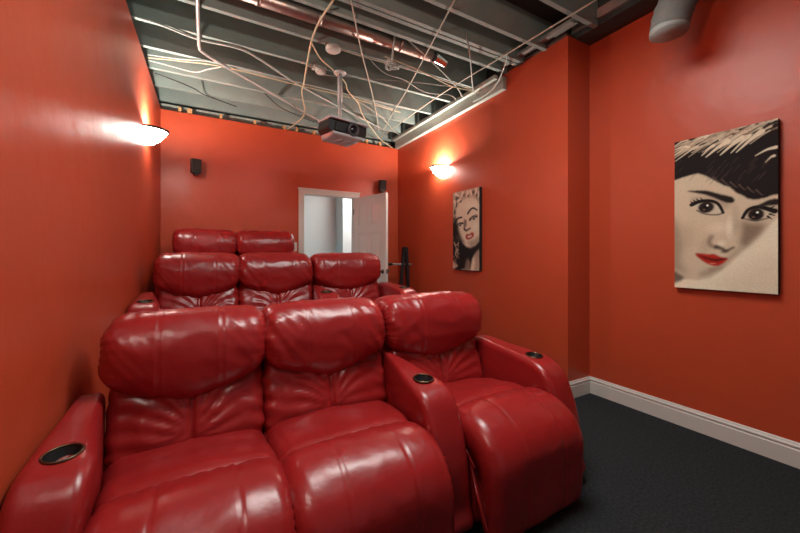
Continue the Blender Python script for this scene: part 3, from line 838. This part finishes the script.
cable('cable', 'taut grey wire strung between joists behind projector pole', 'cable', [(.95, 3.40, 2.985), (1.9, 3.05, 2.985), (2.45, 2.92, 2.99)], 0.0035, M['gcable'])
cable('cable', 'thin tan wire slanting to the far ceiling corner', 'cable', [(1.35, 3.66, 2.985), (1.9, 3.95, 2.96), (2.25, 4.25, 2.93), (2.5, 4.5, 2.975)], 0.0039, M['tan'])
cable('cable', 'dark wire trailing over the rear joists toward projector', 'cable', [(.55, 4.08, 2.985), (.75, 4.3, 2.96), (1.0, 4.5, 2.975), (1.25, 4.62, 2.975)], 0.0047, M['bcable'])
# coiled spare cable
bm = bmesh.new()
pts = []
for k in range(40):
    a = k / 40 * 2 * PI * 3.4; rr = .055 + .012 * math.sin(k * 1.7)
    pts.append((1.475 + rr * math.cos(a) * 1.1, 2.80 + rr * math.sin(a) * .8, 2.93 + .02 * math.sin(a * .7) + .012 * math.cos(k)))
tube(bm, pts, .0065, 6, True, 3)
tag(link('cable_coil', bm, M['wcable'], None, True), 'loosely coiled pale cable hanging under a joist', 'cable')
# shiny round duct between two joists, with its torn end
t = thing('round_duct', 'shiny reddish round metal duct tucked between two joists', 'duct', (.5, 2.68, 3.06))
bm = bmesh.new(); tube(bm, [(-.9, 0, 0), (1.32, 0, 0)], .055, 20, True, 0, None); link('pipe', bm, M['duct'], t, True)
for x in (-.2, .25, .98):
    bm = bmesh.new(); tube(bm, [(x, 0, 0), (x + .03, 0, 0)], .058, 20, True, 0); link('joint_band', bm, M['duct'], t, True)
bm = bmesh.new(); tube(bm, [(1.36, 0, -.005), (1.44, .01, -.012), (1.5, .02, -.02)], .05, 20, False, 4, lambda s: .05 - .012 * s); link('torn_end', bm, M['chrome'], t, True)

# smoke detector and small bracket
t = thing('smoke_detector', 'round pale smoke detector under the joists', 'smoke detector', (.95, 2.90, 3.0))
bm = bmesh.new(); lathe(bm, [(0, -.004), (.062, -.004), (.066, -.012), (.064, -.03), (.05, -.04), (0, -.043)], 36); link('cover', bm, M['plaster'], t, True)
bm = bmesh.new(); lathe(bm, [(0, 0), (.058, 0), (.058, -.006), (0, -.006)], 36); link('base', bm, M['plaster'], t, True)
t = thing('junction_box', 'pinkish white junction bracket beside the projector flange', 'junction box', (.93, 3.285, 3.0))
bm = bmesh.new(); box(bm, -.06, .07, -.04, .04, -.025, 0, .006); link('plate', bm, M['plaster'], t)
bm = bmesh.new(); lathe(bm, [(0, -.02), (.05, -.02), (.05, -.045), (.04, -.05), (0, -.05)], 24, Matrix.Translation((.02, -.005, 0))); link('cover', bm, M['plaster'], t, True)
bm = bmesh.new(); tube(bm, [(-.05, -.01, -.015), (-.10, -.02, -.02), (-.12, -.03, -.012)], .012, 10); link('stub', bm, M['plaster'], t, True)

# grey flexible duct hanging near the ceiling over the large portrait
t = thing('flexible_duct', 'fat grey sleeved duct hanging in front of recessed wall', 'duct', (2.53, 1.06, 3.07))
bm = bmesh.new()
tube(bm, [(.02, .02, -.46), (.02, .0, -.36), (.05, -.06, -.20), (.10, -.16, -.04), (.12, -.30, .06), (.10, -.6, .10)], .105, 28, False, 8, lambda s: .098 + .008 * math.sin(s * 90) * .5 + .006 * math.sin(s * 7))
link('sleeve', bm, M['flex'], t, True)
bm = bmesh.new(); tube(bm, [(.02, .021, -.475), (.02, .02, -.44)], .102, 28, True, 0); link('end_collar', bm, M['steel'], t, True)

# raw stud ends between the back wall and the joist above it
for x in (-.29, -.19, .14, .53, .90, 1.06, 1.30, 1.70, 2.10, 2.32):
    bm = bmesh.new(); w = .03 if x != -.19 else .05
    box(bm, x - w / 2, x + w / 2, YB + .04, YB + .12, 2.85, 2.925, .002)
    tag(link('wooden_stud', bm, M['stud']), 'short raw wooden stud end showing above back wall', 'stud', 'stud ends above the back wall')
